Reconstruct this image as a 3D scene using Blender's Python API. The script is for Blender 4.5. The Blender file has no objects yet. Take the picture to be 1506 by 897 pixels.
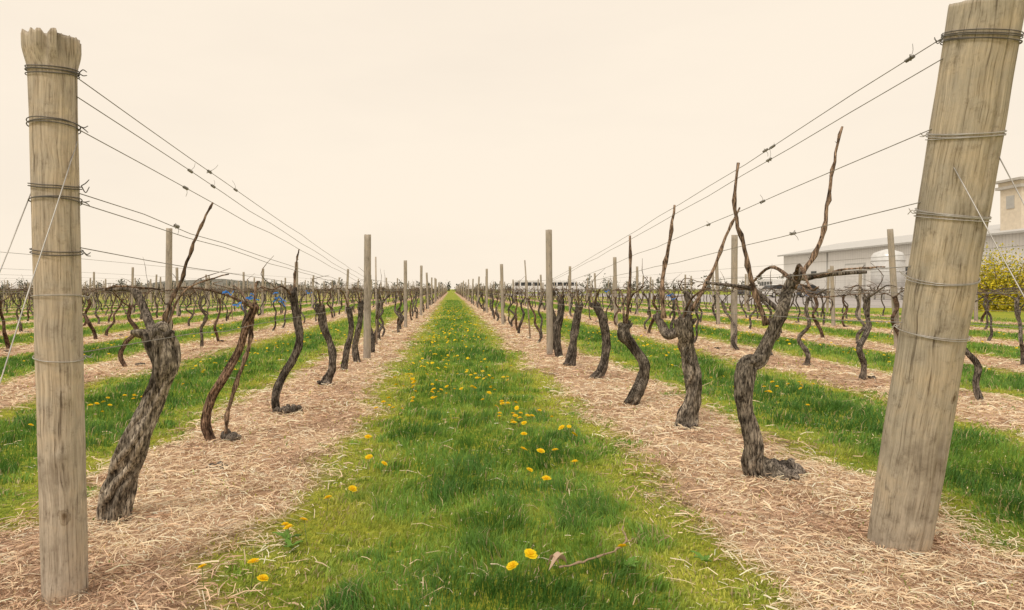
import bpy, math, random
import numpy as np
from mathutils import Vector
random.seed(7); rng=np.random.default_rng(11)
scene=bpy.context.scene
scene.view_settings.view_transform='Standard'; scene.view_settings.look='None'; scene.view_settings.exposure=0

# ---------------------------------------------------------------- noise
TAB=np.random.default_rng(3).random((256,256))
def vnoise(x,y,seed=0):
    x=np.asarray(x,float)+seed*17.31; y=np.asarray(y,float)+seed*9.77
    xi=np.floor(x).astype(int); yi=np.floor(y).astype(int)
    fx=x-xi; fy=y-yi; fx=fx*fx*(3-2*fx); fy=fy*fy*(3-2*fy)
    a=TAB[xi&255,yi&255]; b=TAB[(xi+1)&255,yi&255]; c=TAB[xi&255,(yi+1)&255]; d=TAB[(xi+1)&255,(yi+1)&255]
    return (a*(1-fx)+b*fx)*(1-fy)+(c*(1-fx)+d*fx)*fy
def fbm(x,y,seed=0,o=3):
    s=0;a=.5;t=0
    for i in range(o):
        s=s+a*vnoise(np.asarray(x)*2**i,np.asarray(y)*2**i,seed+i); t+=a; a*=.5
    return s/t
def sstep(a,b,x):
    t=np.clip((x-a)/(b-a),0,1); return t*t*(3-2*t)

ROWX0=-1.3; SP=2.9
def rowdist(x): return np.abs(np.mod(x-ROWX0+SP/2,SP)-SP/2)
def rowd_n(x,y):
    return rowdist(x)+(fbm(x*1.7,y*1.3,5)-.5)*.46+(fbm(x*7,y*7,8)-.5)*.26
def grassmask(x,y): return sstep(.42,.66,rowd_n(x,y))
def G(x,y):
    x=np.asarray(x,float); y=np.asarray(y,float)
    fade=(1-sstep(5,7,np.abs(x)))*(1-sstep(12,16,y))
    return fade*(.025*(1-sstep(.2,.8,rowdist(x)))+.035*(fbm(x*1.3,y*1.3,2)-.5)+.018*(fbm(x*6,y*6,4)-.5))

# ---------------------------------------------------------------- mesh helpers
def mesh_np(name,V,T,C=None,smooth=False):
    V=np.asarray(V,np.float32); T=np.asarray(T,np.int32); k=T.shape[1]
    me=bpy.data.meshes.new(name)
    me.vertices.add(len(V)); me.vertices.foreach_set("co",V.ravel())
    me.loops.add(T.size); me.loops.foreach_set("vertex_index",T.ravel())
    me.polygons.add(len(T)); me.polygons.foreach_set("loop_start",np.arange(0,T.size,k,dtype=np.int32))
    try: me.polygons.foreach_set("loop_total",np.full(len(T),k,np.int32))
    except Exception: pass
    me.update(calc_edges=True)
    if C is not None:
        a=me.attributes.new("Col",'FLOAT_COLOR','POINT')
        C=np.asarray(C,np.float32)
        if C.shape[1]==3: C=np.hstack([C,np.ones((len(C),1),np.float32)])
        a.data.foreach_set("color",C.ravel())
    if smooth: me.polygons.foreach_set("use_smooth",np.ones(len(T),bool))
    me.validate(); return me
def obj(name,me,mat=None,parent=None,loc=(0,0,0)):
    o=bpy.data.objects.new(name,me); bpy.context.collection.objects.link(o)
    if mat is not None and me is not None and len(me.materials)==0: me.materials.append(mat)
    o.location=loc
    if parent: o.parent=parent
    return o
def empty(name,loc=(0,0,0)):
    o=bpy.data.objects.new(name,None); bpy.context.collection.objects.link(o); o.location=loc; o.empty_display_size=.1; return o
class Geo:
    def __init__(s): s.V=[];s.T=[];s.C=[];s.n=0
    def add(s,v,t,c=(1,1,1)):
        v=np.asarray(v,float); t=np.asarray(t,int)
        c=np.asarray(c,float)
        if c.ndim==1: c=np.tile(c[:3],(len(v),1))
        s.V.append(v); s.T.append(t+s.n); s.C.append(c); s.n+=len(v)
    def arrays(s): return np.vstack(s.V),np.vstack(s.T),np.vstack(s.C)
    def mesh(s,name,smooth=False): return mesh_np(name,*s.arrays(),smooth=smooth)
def cr(P,m):
    P=np.asarray(P,float)
    if len(P)<3 and m>1:
        t=np.linspace(0,1,m+1)[:,None]; return P[0]*(1-t)+P[-1]*t
    Q=np.vstack([2*P[0]-P[1],P,2*P[-1]-P[-2]]); out=[]
    t=np.linspace(0,1,m,endpoint=False)[:,None]
    for i in range(1,len(Q)-2):
        a,b,c,d=Q[i-1],Q[i],Q[i+1],Q[i+2]
        out.append(.5*(2*b+(c-a)*t+(2*a-5*b+4*c-d)*t*t+(3*b-a-3*c+d)*t**3))
    out.append(P[-1:]); return np.vstack(out)
def frames(P):
    T=np.gradient(P,axis=0); T/=np.linalg.norm(T,axis=1)[:,None]+1e-9
    n=np.cross(T[0],[0.3,1,.1]); 
    if np.linalg.norm(n)<1e-3: n=np.cross(T[0],[1,0,0])
    N=[n/np.linalg.norm(n)]
    for i in range(1,len(P)):
        v=N[-1]-T[i]*np.dot(N[-1],T[i]); N.append(v/(np.linalg.norm(v)+1e-9))
    N=np.array(N); return N,np.cross(T,N)
def tube(pr,sides=8,m=4,rough=0.,seed=0,twist=0.,freq=1.5):
    """pr: list of (x,y,z,r)"""
    R=cr(pr,m) ; P=R[:,:3]; r=np.maximum(R[:,3],.0006)
    N,B=frames(P); n=len(P)
    th=np.arange(sides)/sides*2*math.pi
    L=np.concatenate([[0],np.cumsum(np.linalg.norm(np.diff(P,axis=0),axis=1))])
    tt=th[None,:]+twist*L[:,None]
    mod=np.ones((n,sides))
    if rough:
        a=freq; rr=np.maximum(r.mean(),.004)
        u=np.cos(tt)*a+L[:,None]/rr*.18; v=np.sin(tt)*a+L[:,None]/rr*.1+seed*3.3
        mod+=rough*(fbm(u,v,seed,2)-.5)*2
        mod+=rough*.7*(vnoise(L/rr*.45,np.zeros(n)+seed*1.7,seed)[:,None]-.5)*2
    ct,st=np.cos(th),np.sin(th)
    V=P[:,None,:]+(r[:,None]*mod)[:,:,None]*(ct[None,:,None]*N[:,None,:]+st[None,:,None]*B[:,None,:])
    V=V.reshape(-1,3); idx=np.arange(n*sides).reshape(n,sides); nx=np.roll(idx,-1,axis=1)
    a=idx[:-1].ravel();b=nx[:-1].ravel();c=nx[1:].ravel();d=idx[1:].ravel()
    T=np.vstack([np.stack([a,b,c],1),np.stack([a,c,d],1)])
    V=np.vstack([V,P[:1],P[-1:]]); e0=n*sides;e1=e0+1
    T=np.vstack([T,np.stack([nx[0],idx[0],np.full(sides,e0)],1),np.stack([idx[-1],nx[-1],np.full(sides,e1)],1)])
    return V,T

# ---------------------------------------------------------------- materials
def newmat(name):
    m=bpy.data.materials.new(name); m.use_nodes=True; nt=m.node_tree
    b=nt.nodes['Principled BSDF']; return m,nt,b
def N(nt,t,**k):
    n=nt.nodes.new(t)
    for a,v in k.items(): setattr(n,a,v)
    return n
def ramp(nt,stops):
    r=N(nt,'ShaderNodeValToRGB'); e=r.color_ramp.elements
    while len(e)<len(stops): e.new(.5)
    for i,(p,c) in enumerate(stops): e[i].position=p; e[i].color=(*c,1) if len(c)==3 else c
    return r
def noise(nt,scale,detail=4,rough=.6,vec=None):
    n=N(nt,'ShaderNodeTexNoise'); n.inputs['Scale'].default_value=scale; n.inputs['Detail'].default_value=detail; n.inputs['Roughness'].default_value=rough
    if vec is not None: nt.links.new(vec,n.inputs['Vector'])
    return n
def mixc(nt,fac,a,b,mode='MIX'):
    n=N(nt,'ShaderNodeMix',data_type='RGBA',blend_type=mode)
    for s,v in ((n.inputs[0],fac),(n.inputs[6],a),(n.inputs[7],b)):
        if isinstance(v,(int,float)): s.default_value=v
        elif isinstance(v,tuple): s.default_value=(*v,1)
        else: nt.links.new(v,s)
    return n.outputs[2]
def bump(nt,b,h,strength,dist):
    n=N(nt,'ShaderNodeBump'); n.inputs['Strength'].default_value=strength; n.inputs['Distance'].default_value=dist
    nt.links.new(h,n.inputs['Height']); nt.links.new(n.outputs[0],b.inputs['Normal'])
def attr_mat(name,rough=.7,spec=.3,transl=0.):
    m,nt,b=newmat(name); a=N(nt,'ShaderNodeAttribute',attribute_name='Col'); col=a.outputs['Color']
    b.inputs['Roughness'].default_value=rough; b.inputs['Specular IOR Level'].default_value=spec
    nt.links.new(col,b.inputs['Base Color'])
    if transl:
        tr=N(nt,'ShaderNodeBsdfTranslucent'); nt.links.new(col,tr.inputs[0]); mx=N(nt,'ShaderNodeMixShader'); mx.inputs[0].default_value=transl
        nt.links.new(b.outputs[0],mx.inputs[1]); nt.links.new(tr.outputs[0],mx.inputs[2]); nt.links.new(mx.outputs[0],nt.nodes['Material Output'].inputs[0])
    return m
def flat_mat(name,c,rough=.6,metal=0.,nscale=3,namt=.12,spec=.4):
    m,nt,b=newmat(name); tc=N(nt,'ShaderNodeTexCoord'); n=noise(nt,nscale,5,.6,tc.outputs['Object'])
    r=ramp(nt,[(.25,tuple(x*(1-namt) for x in c)),(.75,tuple(min(1,x*(1+namt)) for x in c))]); nt.links.new(n.outputs[0],r.inputs[0])
    nt.links.new(r.outputs[0],b.inputs['Base Color']); b.inputs['Roughness'].default_value=rough; b.inputs['Metallic'].default_value=metal; b.inputs['Specular IOR Level'].default_value=spec
    return m
M_grass=attr_mat('grass_blades',.55,.25,.35)
M_straw=attr_mat('straw_stalks',.8,.15,.12)
M_flower=attr_mat('dandelion_mat',.6,.2,.2)
M_leafcloud=attr_mat('foliage_mat',.8,.1,.2)

def bark_mat():
    m,nt,b=newmat('vine_bark'); a=N(nt,'ShaderNodeAttribute',attribute_name='Col')
    tc=N(nt,'ShaderNodeTexCoord'); mp=N(nt,'ShaderNodeMapping'); mp.inputs['Scale'].default_value=(1,1,.16); nt.links.new(tc.outputs['Object'],mp.inputs[0])
    n1=noise(nt,130,6,.7,mp.outputs[0]); n2=noise(nt,14,4,.6,tc.outputs['Object'])
    r=ramp(nt,[(.38,(.10,.09,.085)),(.47,(.5,.47,.44)),(.56,(1.15,1.1,1.03)),(.72,(1.9,1.85,1.75))]); nt.links.new(n1.outputs[0],r.inputs[0])
    r2=ramp(nt,[(.38,(.42,.41,.40)),(.52,(1.,1.,1.)),(.68,(1.35,1.35,1.35))]); nt.links.new(n2.outputs[0],r2.inputs[0])
    c=mixc(nt,1.,a.outputs['Color'],r.outputs[0],'MULTIPLY'); c=mixc(nt,1.,c,r2.outputs[0],'MULTIPLY')
    nt.links.new(c,b.inputs['Base Color']); b.inputs['Roughness'].default_value=.9; b.inputs['Specular IOR Level'].default_value=.15
    bump(nt,b,n1.outputs[0],1.,.008); return m
M_bark=bark_mat()
def wood_mat(name,dark,mid,light,s=1.):
    m,nt,b=newmat(name); tc=N(nt,'ShaderNodeTexCoord')
    mp=N(nt,'ShaderNodeMapping'); mp.inputs['Scale'].default_value=(1,1,.022); nt.links.new(tc.outputs['Object'],mp.inputs[0])
    nw=noise(nt,4,2,.5,tc.outputs['Object']); vm=N(nt,'ShaderNodeVectorMath',operation='MULTIPLY_ADD'); vm.inputs[1].default_value=(.035,.035,.01)
    nt.links.new(nw.outputs['Color'],vm.inputs[0]); nt.links.new(mp.outputs[0],vm.inputs[2])
    g=noise(nt,210*s,5,.7,vm.outputs[0]); g2=noise(nt,60*s,4,.6,vm.outputs[0])
    r=ramp(nt,[(.31,dark),(.42,mid),(.62,light)]); nt.links.new(g.outputs[0],r.inputs[0])
    r2=ramp(nt,[(.30,(.34,.31,.28)),(.37,(.88,.87,.86)),(.7,(1.1,1.09,1.08))]); nt.links.new(g2.outputs[0],r2.inputs[0])
    c=mixc(nt,1.,r.outputs[0],r2.outputs[0],'MULTIPLY')
    n3=noise(nt,3.2,6,.7,tc.outputs['Object']); r3=ramp(nt,[(.34,(.66,.65,.64)),(.48,(.95,.95,.95)),(.66,(1.2,1.12,1.0))]); nt.links.new(n3.outputs[0],r3.inputs[0])
    c=mixc(nt,1.,c,r3.outputs[0],'MULTIPLY')
    n4=noise(nt,26,5,.7,tc.outputs['Object']); r4=ramp(nt,[(.33,(.62,.60,.58)),(.44,(1,1,1))]); nt.links.new(n4.outputs[0],r4.inputs[0])
    c=mixc(nt,.7,c,r4.outputs[0],'MULTIPLY')
    nk=noise(nt,30,3,.6,tc.outputs['Object']); vk=N(nt,'ShaderNodeVectorMath',operation='MULTIPLY_ADD'); vk.inputs[1].default_value=(.03,.03,.03); nt.links.new(nk.outputs['Color'],vk.inputs[0])
    mk=N(nt,'ShaderNodeMapping'); mk.inputs['Scale'].default_value=(1,1,.7); nt.links.new(tc.outputs['Object'],mk.inputs[0]); nt.links.new(mk.outputs[0],vk.inputs[2])
    vo=N(nt,'ShaderNodeTexVoronoi'); vo.inputs['Scale'].default_value=4.8; nt.links.new(vk.outputs[0],vo.inputs['Vector'])
    rk=ramp(nt,[(.0,(.2,.16,.12)),(.04,(.4,.33,.26)),(.07,(.8,.77,.73)),(.085,(.6,.57,.53)),(.1,(1,1,1))]); nt.links.new(vo.outputs['Distance'],rk.inputs[0])
    c=mixc(nt,1.,c,rk.outputs[0],'MULTIPLY')
    nt.links.new(c,b.inputs['Base Color']); b.inputs['Roughness'].default_value=.85; b.inputs['Specular IOR Level'].default_value=.2
    bump(nt,b,g.outputs[0],.6,.004); return m
M_postL=wood_mat('weathered_post_grey',(.17,.135,.105),(.44,.375,.305),(.62,.55,.46))
M_postR=wood_mat('weathered_post_tan',(.20,.165,.12),(.43,.38,.305),(.58,.52,.43),.8)
M_post=wood_mat('line_post_wood',(.15,.13,.11),(.38,.335,.285),(.52,.46,.40))
M_wire=flat_mat('galvanised_wire',(.30,.285,.27),.5,.4,30,.4)
M_wirel=flat_mat('galvanised_wire_light',(.46,.44,.42),.45,.5,30,.3)
M_blue=flat_mat('blue_tie_tape',(.03,.20,.62),.5)

def ground_mat():
    m,nt,b=newmat('vineyard_ground'); tc=N(nt,'ShaderNodeTexCoord'); L=nt.links
    P=tc.outputs['Object']; sx=N(nt,'ShaderNodeSeparateXYZ'); L.new(P,sx.inputs[0])
    ad=N(nt,'ShaderNodeMath',operation='ADD'); ad.inputs[1].default_value=-ROWX0; L.new(sx.outputs[0],ad.inputs[0])
    pp=N(nt,'ShaderNodeMath',operation='PINGPONG'); pp.inputs[1].default_value=SP/2; L.new(ad.outputs[0],pp.inputs[0])
    nz=noise(nt,1.6,4,.6,P); ms=N(nt,'ShaderNodeMath',operation='MULTIPLY_ADD'); ms.inputs[1].default_value=.9; L.new(nz.outputs[0],ms.inputs[0]); L.new(pp.outputs[0],ms.inputs[2])
    mr=N(nt,'ShaderNodeMapRange',interpolation_type='SMOOTHSTEP'); mr.inputs['From Min'].default_value=.86; mr.inputs['From Max'].default_value=1.1; L.new(ms.outputs[0],mr.inputs[0])
    at=N(nt,'ShaderNodeAttribute',attribute_name='Col'); sc=N(nt,'ShaderNodeSeparateColor'); L.new(at.outputs['Color'],sc.inputs[0])
    mk=N(nt,'ShaderNodeMix',data_type='FLOAT'); L.new(sc.outputs[1],mk.inputs[0]); L.new(mr.outputs[0],mk.inputs[2]); L.new(sc.outputs[0],mk.inputs[3])
    ns=noise(nt,28,6,.75,P); rs=ramp(nt,[(.3,(.22,.145,.10)),(.46,(.50,.36,.25)),(.62,(.70,.54,.39)),(.8,(.78,.65,.49))]); L.new(ns.outputs[0],rs.inputs[0])
    nb=noise(nt,1.3,4,.6,P); rb=ramp(nt,[(.35,(.80,.70,.65)),(.6,(1.05,1,1))]); L.new(nb.outputs[0],rb.inputs[0])
    straw=mixc(nt,1.,rs.outputs[0],rb.outputs[0],'MULTIPLY')
    ng=noise(nt,22,6,.75,P); rg=ramp(nt,[(.3,(.06,.10,.016)),(.5,(.18,.27,.035)),(.7,(.36,.43,.07))]); L.new(ng.outputs[0],rg.inputs[0])
    n2=noise(nt,.9,5,.65,P); r2=ramp(nt,[(.38,(1.1,1,1)),(.6,(1.8,1.3,1.1))]); L.new(n2.outputs[0],r2.inputs[0])
    gr=mixc(nt,1.,rg.outputs[0],r2.outputs[0],'MULTIPLY')
    c=mixc(nt,mk.outputs[0],straw,gr)
    L.new(c,b.inputs['Base Color']); b.inputs['Roughness'].default_value=.95; b.inputs['Specular IOR Level'].default_value=.1
    bump(nt,b,ns.outputs[0],.8,.02); return m
M_ground=ground_mat()

# ---------------------------------------------------------------- ground sheet
def axis(lo,hi,a,b,fine):
    core=np.arange(a,b,fine)
    s=fine; x=b; r=[]
    while x<hi: r.append(x); s*=1.12; x+=s
    r.append(hi); s=fine; x=a; l=[]
    while x>lo: s*=1.12; x-=s; l.append(x)
    l.append(lo); return np.unique(np.concatenate([l[::-1],core,r]))
xs=axis(-1500,1500,-6,7,.05); ys=axis(-60,2500,.8,12,.05)
X,Y=np.meshgrid(xs,ys); Z=G(X,Y)
near=(1-sstep(5.5,6.5,np.abs(X-.3)))*(1-sstep(11,14,Y)); msk=grassmask(X,Y)
V=np.stack([X,Y,Z],-1).reshape(-1,3); nx_=len(xs); ny_=len(ys)
id_=np.arange(nx_*ny_).reshape(ny_,nx_); Q=np.stack([id_[:-1,:-1],id_[:-1,1:],id_[1:,1:],id_[1:,:-1]],-1).reshape(-1,4)
far=((X>18)|(Y>215))
nearw=np.where(far,1.,near); msk=np.where(far,1.,msk)
C=np.stack([msk,nearw,np.zeros_like(msk)],-1).reshape(-1,3)
obj('ground',mesh_np('ground',V,Q,C,True),M_ground)

# ---------------------------------------------------------------- LOD scatter sampling
def sample(rho0,y0,y1,p,seed,lx=.74,rx=.92,pad=1.0):
    r=np.random.default_rng(seed)
    yy=np.linspace(y0,y1,4000); dens=rho0*(2.2/np.maximum(yy,2.2))**p; w=(lx+rx)*yy+2*pad
    f=dens*w; cdf=np.concatenate([[0],np.cumsum((f[1:]+f[:-1])/2*np.diff(yy))]); n=int(cdf[-1])
    y=np.interp(r.random(n)*cdf[-1],cdf,yy); x=-(lx*y+pad)+r.random(n)*((lx+rx)*y+2*pad)
    return x,y,r
x,y,r=sample(11500,1.7,60,1.62,21)
gm=grassmask(x,y); keep=(r.random(len(x))<np.clip(gm*1.05+.04,0,1))&(x<18.5)
x=x[keep];y=y[keep];gm=gm[keep];n=len(x)
d=rowd_n(x,y); edge=1-sstep(.62,1.15,d)
tall=fbm(x*2.0,y*2.0,31); tuft=sstep(.50,.72,fbm(x*7,y*7,33,2))
lod=np.maximum(1,y/2.6)
ln=(.018+.042*tall+.038*tuft)*(1-.68*edge)*(.6+.8*r.random(n))
ln*=np.minimum(1.35,lod**.2)
wd=(.0026+.0016*r.random(n))*lod**.78*(1+.6*edge)
yaw=r.random(n)*2*math.pi; flow=fbm(x*3,y*3,41)*9
lean=.25+.9*r.random(n)
ld=np.stack([np.cos(flow+yaw*.6),np.sin(flow+yaw*.6),np.zeros(n)],1)
sd=np.stack([-np.sin(yaw),np.cos(yaw),np.zeros(n)],1)
base=np.stack([x,y,G(x,y)-.003],1); up=np.array([0,0,1.])
mid=base+up*(ln*.58)[:,None]+ld*(ln*lean*.22)[:,None]
tip=base+up*(ln*(1-.28*lean))[:,None]+ld*(ln*lean*.75)[:,None]
V=np.stack([base-sd*wd[:,None]*.5,base+sd*wd[:,None]*.5,mid-sd*wd[:,None]*.42,mid+sd*wd[:,None]*.42,tip],1).reshape(-1,3)
o5=np.arange(n)[:,None]*5
T=np.concatenate([o5+[0,1,3],o5+[0,3,2],o5+[2,3,4]],1).reshape(-1,3)
t=np.clip(.33+.75*edge+1.0*(fbm(x*1.1,y*.9,51)-.5)+.65*(fbm(x*5,y*5,52)-.5)+.25*sstep(5,20,y)-.40*tuft,0,1)
deep=np.array([.095,.215,.040]);midc=np.array([.225,.385,.065]);yel=np.array([.52,.53,.10]);dry=np.array([.64,.51,.30])
tt=t[:,None]; col=np.where(tt<.5,deep*(1-tt*2)+midc*tt*2,midc*(2-2*tt)+yel*(2*tt-1))
col*=(.66+.70*r.random(n))[:,None]
dm=r.random(n)<(.04+.13*edge); col[dm]=dry*(.6+.6*r.random(dm.sum()))[:,None]
obj('grass',mesh_np('grass',V,T,np.repeat(col,5,0)),M_grass)
print('blades',n)

# straw mulch
x,y,r=sample(7800,1.7,45,1.7,22)
d=rowd_n(x,y); keep=(r.random(len(x))<(1-sstep(.42,.76,d))+.03)&(x<18)
x=x[keep];y=y[keep];n=len(x); lod=np.maximum(1,y/2.6)
ln=(.018+.085*r.random(n)**2.2)*lod**.25; wd=(.0016+.0020*r.random(n))*lod**.75
flow=fbm(x*1.2,y*1.2,61)*8; yaw=flow+r.normal(0,1.1,n)
dr=np.stack([np.cos(yaw),np.sin(yaw),r.normal(0,.18,n)],1); sd=np.stack([-np.sin(yaw),np.cos(yaw),r.normal(0,.5,n)],1)
hump=fbm(x*4,y*4,63); c0=np.stack([x,y,G(x,y)+.002+.034*hump*r.random(n)],1)
bow=np.stack([r.normal(0,.08,n),r.normal(0,.08,n),r.random(n)*.12],1)*ln[:,None]
a=c0-dr*(ln/2)[:,None]; b2=c0+dr*(ln/2)[:,None]; c1=c0+bow; w=sd*(wd/2)[:,None]
V=np.stack([a-w,a+w,c1-w,c1+w,b2-w,b2+w],1).reshape(-1,3); o6=np.arange(n)[:,None]*6
T=np.concatenate([o6+[0,1,3],o6+[0,3,2],o6+[2,3,5],o6+[2,5,4]],1).reshape(-1,3)
pal=np.array([[.86,.68,.47],[.90,.77,.57],[.78,.57,.39],[.62,.41,.29],[.30,.20,.14],[.90,.82,.66]])
pz=fbm(x*1.6,y*1.6,66); ch=np.where(r.random(n)<sstep(.48,.72,pz)*.75,r.integers(2,5,n),r.choice([0,1,2,5],n,p=[.4,.3,.2,.1]))
col=pal[ch]*(.72+.5*r.random(n))[:,None]
obj('straw_mulch',mesh_np('straw_mulch',V,T,np.repeat(np.minimum(col,.95),6,0)),M_straw)

# dandelions
def dandelion(g,x,y,s,r,far=False):
    z0=float(G(x,y)); h=(.045+.05*r.random())*s**.3; tx,ty=r.normal(0,.012,2)
    if not far:
        v,t_=tube([(x,y,z0,.0018),(x+tx*.5,y+ty*.5,z0+h*.5,.0016),(x+tx,y+ty,z0+h,.0016)],4,2); g.add(v,t_,(.25,.32,.10))
    R=(.0155+.006*r.random())*s; c=np.array([x+tx,y+ty,z0+h]); tilt=r.normal(0,.25,2)
    for lay,(k,rad,zz) in enumerate(((16,1.,.15),(13,.78,.38),(9,.45,.52)) if not far else ((8,1.,.2),(5,.6,.5))):
        a=np.arange(k)/k*2*math.pi+r.random(); rr=R*rad*(.85+.3*r.random(k)); wv=.24 if not far else .45
        p0=np.tile(c,(k,1)); p1=np.stack([np.cos(a-wv)*rr*.9,np.sin(a-wv)*rr*.9,np.full(k,R*zz)],1); p2=np.stack([np.cos(a+wv)*rr*.9,np.sin(a+wv)*rr*.9,np.full(k,R*zz)],1); p3=np.stack([np.cos(a)*rr,np.sin(a)*rr,np.full(k,R*zz*.95)],1)
        for p in (p1,p2,p3): p[:,2]+=p[:,0]*tilt[0]+p[:,1]*tilt[1]
        Vv=np.stack([p0,c+p1,c+p3,c+p2],1).reshape(-1,3); o=np.arange(k)[:,None]*4
        cc=np.array([.95,.70,.015])*(.85+.2*r.random((k,1))) if lay<2 else np.array([.88,.57,.01])*np.ones((k,1))
        g.add(Vv,np.concatenate([o+[0,1,2],o+[0,2,3]],1).reshape(-1,3),np.repeat(cc,4,0))
def rosette(g,x,y,s,r):
    z0=float(G(x,y)); k=r.integers(5,8)
    for i in range(k):
        a=i/k*6.28+r.normal(0,.4); L=s*(.04+.05*r.random()); m=7; u=np.linspace(0,1,m)
        w=L*.2*np.sin(np.pi*np.clip(u*.85+.12,0,1))*(1+.3*np.where(np.arange(m)%2,1,-1)*(u>.1)); w[-1]=.001
        cx=x+np.cos(a)*u*L; cy=y+np.sin(a)*u*L; cz=z0+.02+L*(.9*u-.5*u*u)
        l=np.stack([cx-np.sin(a)*w,cy+np.cos(a)*w,cz+.004],1); rr_=np.stack([cx+np.sin(a)*w,cy-np.cos(a)*w,cz+.004],1); ce=np.stack([cx,cy,cz],1)
        Vv=np.vstack([l,ce,rr_]); T_=[]
        for j in range(m-1): T_+= [[j,j+1,m+j+1],[j,m+j+1,m+j],[m+j,m+j+1,2*m+j+1],[m+j,2*m+j+1,2*m+j]]
        g.add(Vv,T_,np.array([.16,.30,.055])*(.8+.5*r.random()))
g=Geo(); r=np.random.default_rng(5)
near_fl=[(-.60,2.58),(-.555,2.63),(-.635,2.62),(-.54,2.96),(-.46,3.26),(.404,3.54),(.47,3.28),(.62,2.44),(-.625,2.22),(-.79,2.18),(-.66,2.25),(.22,2.30),(.27,2.32),(-.45,3.7),(-.38,3.72),(.42,3.95),(.50,3.8),(.60,3.9),(.66,3.62),(-.5,4.2),(.48,4.4)]
for (a,b_) in near_fl: dandelion(g,a,b_,1.1,r)
cl=[(.50,5.0,.13,16),(.40,5.6,.12,8),(-.25,6.3,.3,18),(.25,6.6,.3,16),(-.4,7.4,.25,14),(.45,7.6,.25,12),(0,9,.5,30),(-.1,12,.6,50),(.1,16,.7,55),(0,22,.8,60),(0,30,.8,60),(-.45,5.4,.2,6),(.7,4.4,.15,3),
 (2.9,6.1,.4,10),(3.1,8,.5,18),(3.2,11,.6,35),(3.1,15,.7,40),(3,21,.8,40),(6,10,.6,30),(6,14,.8,40),(6,20,.8,40),(8.9,13,.7,30),(8.9,19,.8,40),(11.8,18,.8,40),(-2.8,5.6,.4,12),(-2.8,4.4,.3,6),(-2.8,7.5,.5,16),(-2.8,10,.7,28),(-2.8,15,.8,30),(-5.7,9.5,.7,24),(-5.7,13,.8,30),(-5.7,19,.8,30),(-8.6,14,.8,30),(-8.6,20,.8,30)]
for cx,cy,s,k in cl:
    for i in range(k):
        a=cx+r.normal(0,s*.6); b_=cy+r.normal(0,s*(.9+cy*.09))
        if b_<3.6 or rowdist(a)<.6: continue
        dandelion(g,a,b_,1.0+max(0,(b_-6))*.03,r,b_>7)
for cx,cy in [(-.6,2.55),(.62,2.40),(.92,2.45),(.5,5),(.45,4.9),(-.63,2.62)]: rosette(g,cx,cy,.7,r)
obj('dandelions',g.mesh('dandelions'),M_flower)

# ---------------------------------------------------------------- vines
GREY=np.array([.33,.295,.255]); DARK=np.array([.14,.124,.112]); RED=np.array([.235,.16,.12]); CANE=np.array([.31,.225,.17])
def stranded(g,pr,col,seed,sides=18,strands=6,m=8,rough=.16):
    pr=np.array(pr,float); v,t_=tube(pr,sides,m,rough,seed,6.,2.2); g.add(v,t_,col)
    R=cr(pr,m); Nn,B=frames(R[:,:3]); Lr=np.concatenate([[0],np.cumsum(np.linalg.norm(np.diff(R[:,:3],axis=0),axis=1))])
    rs=np.random.default_rng(seed+90)
    for i in range(strands):
        a=i/strands*6.28+rs.random()+Lr*rs.uniform(1.5,4.5)+(vnoise(Lr*9,Lr*0+i,seed)-.5)*1.3
        rr=R[:,3]*(.80+.22*vnoise(Lr*14,Lr*0+i*3.1,seed+2))
        P=R[:,:3]+Nn*(np.cos(a)*rr)[:,None]+B*(np.sin(a)*rr)[:,None]
        q=np.hstack([P,(R[:,3]*(.18+.20*vnoise(Lr*20,Lr*0+i,seed+5)))[:,None]])
        v,t_=tube(q,6,1,.2,seed+i,0); g.add(v,t_,col*rs.uniform(.45,1.5))
def stumpclump(g,x,y,z,s,seed,col):
    rs=np.random.default_rng(seed)
    for i in range(9):
        a=rs.random()*6.28; L=s*rs.uniform(.5,1.1); c=np.array([x+rs.normal(0,s*.3),y+rs.normal(0,s*.3),z])
        p=[(*c,s*.26),(c[0]+np.cos(a)*L*.5,c[1]+np.sin(a)*L*.5,z+s*rs.uniform(.2,.6),s*.24),(c[0]+np.cos(a)*L,c[1]+np.sin(a)*L,z+s*rs.uniform(0,.5),s*.10)]
        v,t_=tube(p,9,6,.4,seed+i,3.,2.2); g.add(v,t_,col*rs.uniform(.5,1.4))
def cane(g,p,col,seed,sides=6,twigs=True,m=5):
    p=np.array(p,float); rs=np.random.default_rng(seed)
    R=cr(p,m); k=len(R); R[:,3]*=1+.5*((np.arange(k)%4)==0); R[:,0]+=rs.normal(0,.0022,k); R[:,2]+=rs.normal(0,.0015,k)
    v,t_=tube(R,sides,1); g.add(v,t_,col)
    if twigs:
        for i in range(3,k-1,4):
            L=rs.uniform(.005,.016); a=rs.random()*6.28; q=R[i,:3]
            v,t_=tube([(*q,.0018),(*(q+[np.cos(a)*L,np.sin(a)*L,L*.9]),.001)],4,1); g.add(v,t_,col*.8)
def tangle(g,y0,y1,z,seed,n=6,sides=5,sp=.25):
    rs=np.random.default_rng(seed)
    for i in range(n):
        a=rs.uniform(y0,y1); L=rs.uniform(.15,.5)*rs.choice([-1,1]); h=rs.uniform(-.3,sp)
        h=h*.4 if h<0 else h
        cane(g,[(rs.normal(0,.02),a,z+rs.normal(0,.02),.0034),(rs.normal(0,.05),a+L*.5,z+h*.5,.0026),(rs.normal(0,.07),a+L,z+h*rs.uniform(.2,1.2),.0014)],CANE*rs.uniform(.5,1.1),seed+i,sides,False,3)

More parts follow.
